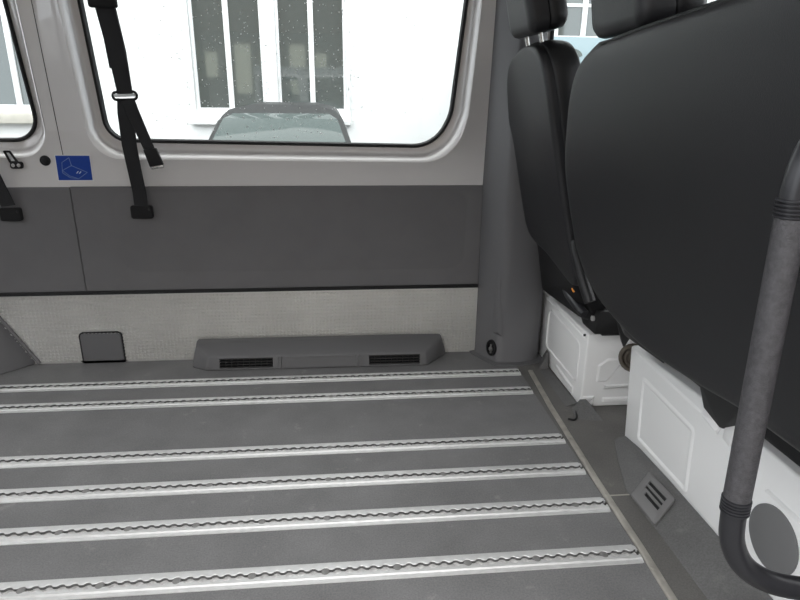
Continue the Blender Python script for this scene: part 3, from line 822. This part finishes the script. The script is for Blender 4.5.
root = tag(link('cable', tube(bmesh.new(), spline([(.753, 1.70, .012), (.735, 1.66, .004), (.722, 1.622, .004), (.708, 1.607, .0035), (.692, 1.615, .0035)], 6), .0032, 8), 'black'),
           'short thin black cable end lying on floor at the corner of driver seat base', 'cable')

# ------------------------------------------------------------------ grab rail in the foreground
root = thing('grab_rail', 'black tubular grab rail with ribbed collars close to the camera', 'grab rail', (.49, .6, .3))
G0 = Vector((.4815, .60, .833)); G1 = Vector((.4903, .60, .4765))
dirz = (G1 - G0).normalized()
b = bmesh.new(); pts = [G0.lerp(G1, t / 12) for t in range(13)]; tube(b, pts, .0162, 28); link('grip_sleeve', b, 'grip', root)
def elbow(start, d0, sweep, r=.0185):
    return tube(bmesh.new(), spline([start] + sweep, 8), r, 24)
low = [(.4903, .60, .480), (.491, .60, .445), (.497, .60, .408), (.516, .598, .372), (.548, .595, .347), (.592, .592, .332), (.66, .59, .322), (.75, .59, .318), (.822, .59, .316)]
link('lower_elbow', tube(bmesh.new(), spline(low, 6), .0152, 24), 'elbow', root)
upp = [(.4813, .60, .83), (.4813, .60, .868), (.487, .60, .902), (.502, .60, .926), (.52, .60, .938), (.534, .60, .942)]
link('upper_elbow', tube(bmesh.new(), spline(upp, 6), .0152, 24), 'elbow', root)
for z0, nm in ((.4545, 'ribbed_collar'), (.8335, 'ribbed_collar')):
    b = bmesh.new(); pp, rr = [], []
    for k in range(5):
        for dz, r in ((0, .0153), (.0008, .0176), (.0024, .0176), (.0034, .0153)):
            pp.append((.4910 - (z0 + k * .0043 + dz - .446) * .0255, .60, z0 + k * .0043 + dz)); rr.append(r)
    tube(b, pp, rr, 28); link(nm, b, 'elbow', root, angle=50)
b = bmesh.new(); cyl(b, (.808, .59, .3165), (.8185, .59, .3165), .03, n=24, bev=.002); link('mounting_flange', b, 'elbow', root)

# ------------------------------------------------------------------ outside
GZ = -.62
b = box(bmesh.new(), (-30, -22, GZ - .1), (30, 30, GZ)); o = struct(link('ground', b, 'asphalt', smooth=False)); o['label'] = 'asphalt yard outside'; o['category'] = 'ground'
FYD = 9.0
bld = thing('white_building', 'white rendered building with tall white framed windows outside', 'building', (0, FYD + .3, GZ))
wins = []
def opening(x0, x1, z0, z1): return [(x0, z0), (x1, z0), (x1, z1), (x0, z1)]
ops = [(-2.0, -1.045, .782, 3.1), (-.865, .085, .782, 3.1), (-4.81, -3.91, .80, 3.1), (-6.1, -5.2, .80, 3.1), (3.06, 3.88, 1.80, 3.4), (4.3, 5.3, 1.80, 3.4)]
pw = plate_with_holes([(-16, GZ), (16, GZ), (16, 7), (-16, 7)], [opening(*q) for q in ops], lambda u, v: (u, FYD, v))
for q in ops:
    r = opening(*q)
    loft(pw, [[(p[0], FYD, p[1]) for p in r], [(p[0], FYD + .12, p[1]) for p in r]], False, False)
link('wall', pw, 'facade', bld, smooth=False)
for x0, x1, z0, z1 in ops:
    b = bmesh.new()
    f = .04; xm = (x0 + x1) / 2; yy = FYD + .05
    for a, c, d, e in ((x0, x0 + f, z0, z1), (x1 - f, x1, z0, z1), (x0, x1, z0, z0 + f), (x0, x1, z1 - f, z1), (xm - .036, xm + .036, z0, z1)):
        box(b, (a, yy + (.003 if c - a > .3 else 0), d), (c, yy + .07, e), .006)
    if x0 > 2:
        for zz in (z0 + .42, z0 + .84): box(b, (x0, yy + .01, zz), (x1, yy + .06, zz + .04))
    fr = link('window', b, 'frame', bld)
    b = box(bmesh.new(), (x0, yy + .03, z0), (x1, yy + .04, z1)); link('pane', b, 'bldgglass', fr, smooth=False)
b = bmesh.new(); box(b, (-2.08, FYD - .10, .60), (.14, FYD + .02, .705), .01); link('sill', b, 'facade', bld)
b = bmesh.new()
for a, c, d, e in ((-2.085, -2.0, .70, 3.2), (.085, .145, .70, 3.2), (-1.045, -.865, .70, 3.2)): box(b, (a, FYD - .035, d), (c, FYD + .02, e), .006)
link('window_surround', b, 'facade', bld)
b = bmesh.new(); box(b, (-6.2, FYD - .12, .60), (-3.80, FYD + .02, .74), .01); link('sill', b, 'sillm', bld)
b = bmesh.new(); box(b, (-3.91, FYD - .035, .74), (-3.82, FYD + .02, 3.2), .006); link('window_surround', b, 'facade', bld)

# building across the road, only seen mirrored in panes
opp = thing('cream_building', 'cream and brown building seen only mirrored in the window panes', 'building', (0, -16, GZ))
b = box(bmesh.new(), (-14, -17, GZ), (12, -16, 8.5)); link('wall', b, 'brick', opp, smooth=False)
k = 0
for x in (-11, -8.2, -5.4, -2.6, .2, 3.0, 5.8, 8.6):
    b = bmesh.new(); box(b, (x, -16.0, 1.2), (x + .8, -15.9, 3.6)); box(b, (x + 1.3, -16.0, 2.0), (x + 1.9, -15.9, 3.2)); link('bay', b, 'cream', opp, smooth=False)

def wheel(parent, x, y, r=.31, w=.2):
    b = bmesh.new(); tube(b, [(x - w / 2, y, GZ + r), (x - w / 2 + .02, y, GZ + r), (x + w / 2 - .02, y, GZ + r), (x + w / 2, y, GZ + r)], [r * .9, r, r, r * .9], 28)
    wh = link('wheel', b, 'tyre', parent)
    b = bmesh.new(); cyl(b, (x - w / 2 - .005, y, GZ + r), (x + w / 2 + .005, y, GZ + r), r * .6, n=24, bev=.01); link('rim', b, 'alu', wh)

car = thing('car', 'dark grey car parked outside below the white framed windows', 'car', (-.577, 6.6, GZ))
cx = -.577
b = bmesh.new()
def sec(y, zl, zm, zt, wl, wm, wt):
    return [(cx - wl, y, zl), (cx - wm, y, zm), (cx - wm + .02, y, zm + .1), (cx - wt, y, zt), (cx - wt * .5, y, zt + .03), (cx + wt * .5, y, zt + .03), (cx + wt, y, zt), (cx + wm - .02, y, zm + .1), (cx + wm, y, zm), (cx + wl, y, zl)]
loft(b, [sec(4.45, GZ + .25, GZ + .4, GZ + .62, .55, .66, .5), sec(4.6, GZ + .2, GZ + .42, GZ + .76, .72, .8, .68), sec(5.5, GZ + .18, GZ + .45, GZ + .90, .8, .86, .74), sec(7.6, GZ + .18, GZ + .45, GZ + .95, .8, .87, .76), sec(8.45, GZ + .2, GZ + .45, GZ + .95, .76, .82, .7), sec(8.6, GZ + .3, GZ + .5, GZ + .8, .6, .7, .5)])
link('body', b, 'carpaint', car, angle=45)
b = bmesh.new()
hull(b, [(cx + s * w, y, z) for s in (-1, 1) for w, y, z in ((.73, 5.6, .30), (.67, 5.88, .56), (.60, 6.15, .76), (.53, 6.32, .845), (.30, 6.42, .900), (.30, 7.3, .915), (.52, 7.3, .87), (.62, 8.1, .6), (.72, 8.4, .33))], .02, 2)
link('cabin', b, 'carpaint', car, angle=50)
b = bmesh.new()
hull(b, [(cx + s * w, y - .032, z + .018) for s in (-1, 1) for w, y, z in ((.655, 5.63, .33), (.615, 5.88, .56), (.545, 6.13, .75), (.46, 6.24, .80))] + [(cx + s * w, y + .03, z - .02) for s in (-1, 1) for w, y, z in ((.655, 5.63, .33), (.46, 6.24, .80))], .006)
link('windscreen', b, 'carglass', car)
b = bmesh.new()
for s in (-1, 1):
    hull(b, [(cx + s * .80, 5.70, .33), (cx + s * .92, 5.70, .35), (cx + s * .93, 5.78, .46), (cx + s * .82, 5.76, .47), (cx + s * .82, 5.8, .34), (cx + s * .92, 5.82, .36)], .02)
    tube(b, [(cx + s * .70, 5.8, .34), (cx + s * .83, 5.77, .38)], .02, 8)
link('mirror', b, 'carpaint', car)
for s in (-1, 1):
    b = bmesh.new(); hull(b, [(cx + s * x, y, z) for x, y, z in ((.45, 4.46, GZ + .6), (.68, 4.56, GZ + .6), (.45, 4.47, GZ + .7), (.70, 4.6, GZ + .74), (.68, 4.8, GZ + .74))], .01); link('headlight', b, 'lampm', car)
    wheel(car, cx + s * .76, 5.2); wheel(car, cx + s * .76, 7.75)

van = thing('van', 'pale blue van parked outside seen between the two headrests', 'van', (2.78, 7.4, GZ))
vx = 2.78
b = bmesh.new()
hull(b, [(vx + s * w, y, z) for s in (-1, 1) for w, y, z in ((.9, 6.5, GZ + .3), (.95, 6.7, GZ + .9), (.92, 6.72, GZ + 1.2), (.86, 7.15, GZ + 2.1), (.74, 7.28, GZ + 2.28), (.95, 8.8, GZ + .3), (.95, 8.8, GZ + 1.2), (.74, 8.8, GZ + 2.28))], .05, 3)
link('body', b, 'bluepaint', van)
b = bmesh.new()
cxx, nz_ = vx - .42, Vector((0, -.9, .42)).normalized()
for xo in (-.20, .28):
    b = bmesh.new(); wsp = []
    for k in range(24):
        a = 2 * PI * k / 24
        zz = GZ + 2.07 + math.sin(a) * (.085 if math.sin(a) > 0 else .03)
        wsp.append(Vector((vx + xo + math.cos(a) * .17, 6.72 + (zz - GZ - 1.2) * .478, zz)))
    loft(b, [[p + nz_ * .004 for p in wsp], [p - nz_ * .03 for p in wsp]]); link('windscreen', b, 'carglass', van)
for s in (-1, 1): wheel(van, vx + s * .82, 7.1, .33); wheel(van, vx + s * .82, 8.4, .33)

# ------------------------------------------------------------------ light: bright overcast sky
w = bpy.data.worlds.new('overcast'); S.world = w; w.use_nodes = True
nt = w.node_tree; bg = nt.nodes['Background']
geo = nt.nodes.new('ShaderNodeTexCoord'); sx = nt.nodes.new('ShaderNodeSeparateXYZ'); rp = nt.nodes.new('ShaderNodeValToRGB')
nt.links.new(geo.outputs['Generated'], sx.inputs[0]); nt.links.new(sx.outputs['Z'], rp.inputs['Fac'])
rp.color_ramp.elements[0].position = 0; rp.color_ramp.elements[0].color = (.62, .66, .70, 1)
rp.color_ramp.elements[1].position = .8; rp.color_ramp.elements[1].color = (1, .99, .985, 1)
nt.links.new(rp.outputs['Color'], bg.inputs['Color']); bg.inputs['Strength'].default_value = 3.2
sun = bpy.data.lights.new('soft_sun', 'SUN'); sun.energy = .5; sun.angle = math.radians(60); sun.color = (1, .985, .96)
so = bpy.data.objects.new('soft_sun', sun); C.objects.link(so); so.rotation_euler = (math.radians(48), 0, math.radians(-18))

# ------------------------------------------------------------------ camera
cam = bpy.data.cameras.new('camera'); cam.sensor_width = 36; cam.lens = 600 / 800 * 36; cam.clip_start = .02; cam.clip_end = 200
co = bpy.data.objects.new('camera', cam); C.objects.link(co)
yaw, pit, rol = map(math.radians, (5.5365, 18.4374, .5549))
fw = Vector((math.sin(yaw) * math.cos(pit), math.cos(yaw) * math.cos(pit), -math.sin(pit)))
rt = Vector((math.cos(yaw), -math.sin(yaw), 0)); up0 = rt.cross(fw)
r_ = rt * math.cos(rol) + up0 * math.sin(rol); u_ = -rt * math.sin(rol) + up0 * math.cos(rol)
mm = Matrix((r_, u_, -fw)).transposed().to_4x4(); mm.translation = CAM
co.matrix_world = mm
S.camera = co
S.view_settings.view_transform = 'Standard'; S.view_settings.look = 'None'; S.view_settings.gamma = 1; S.view_settings.use_curve_mapping = False
S.view_settings.exposure = 0.36
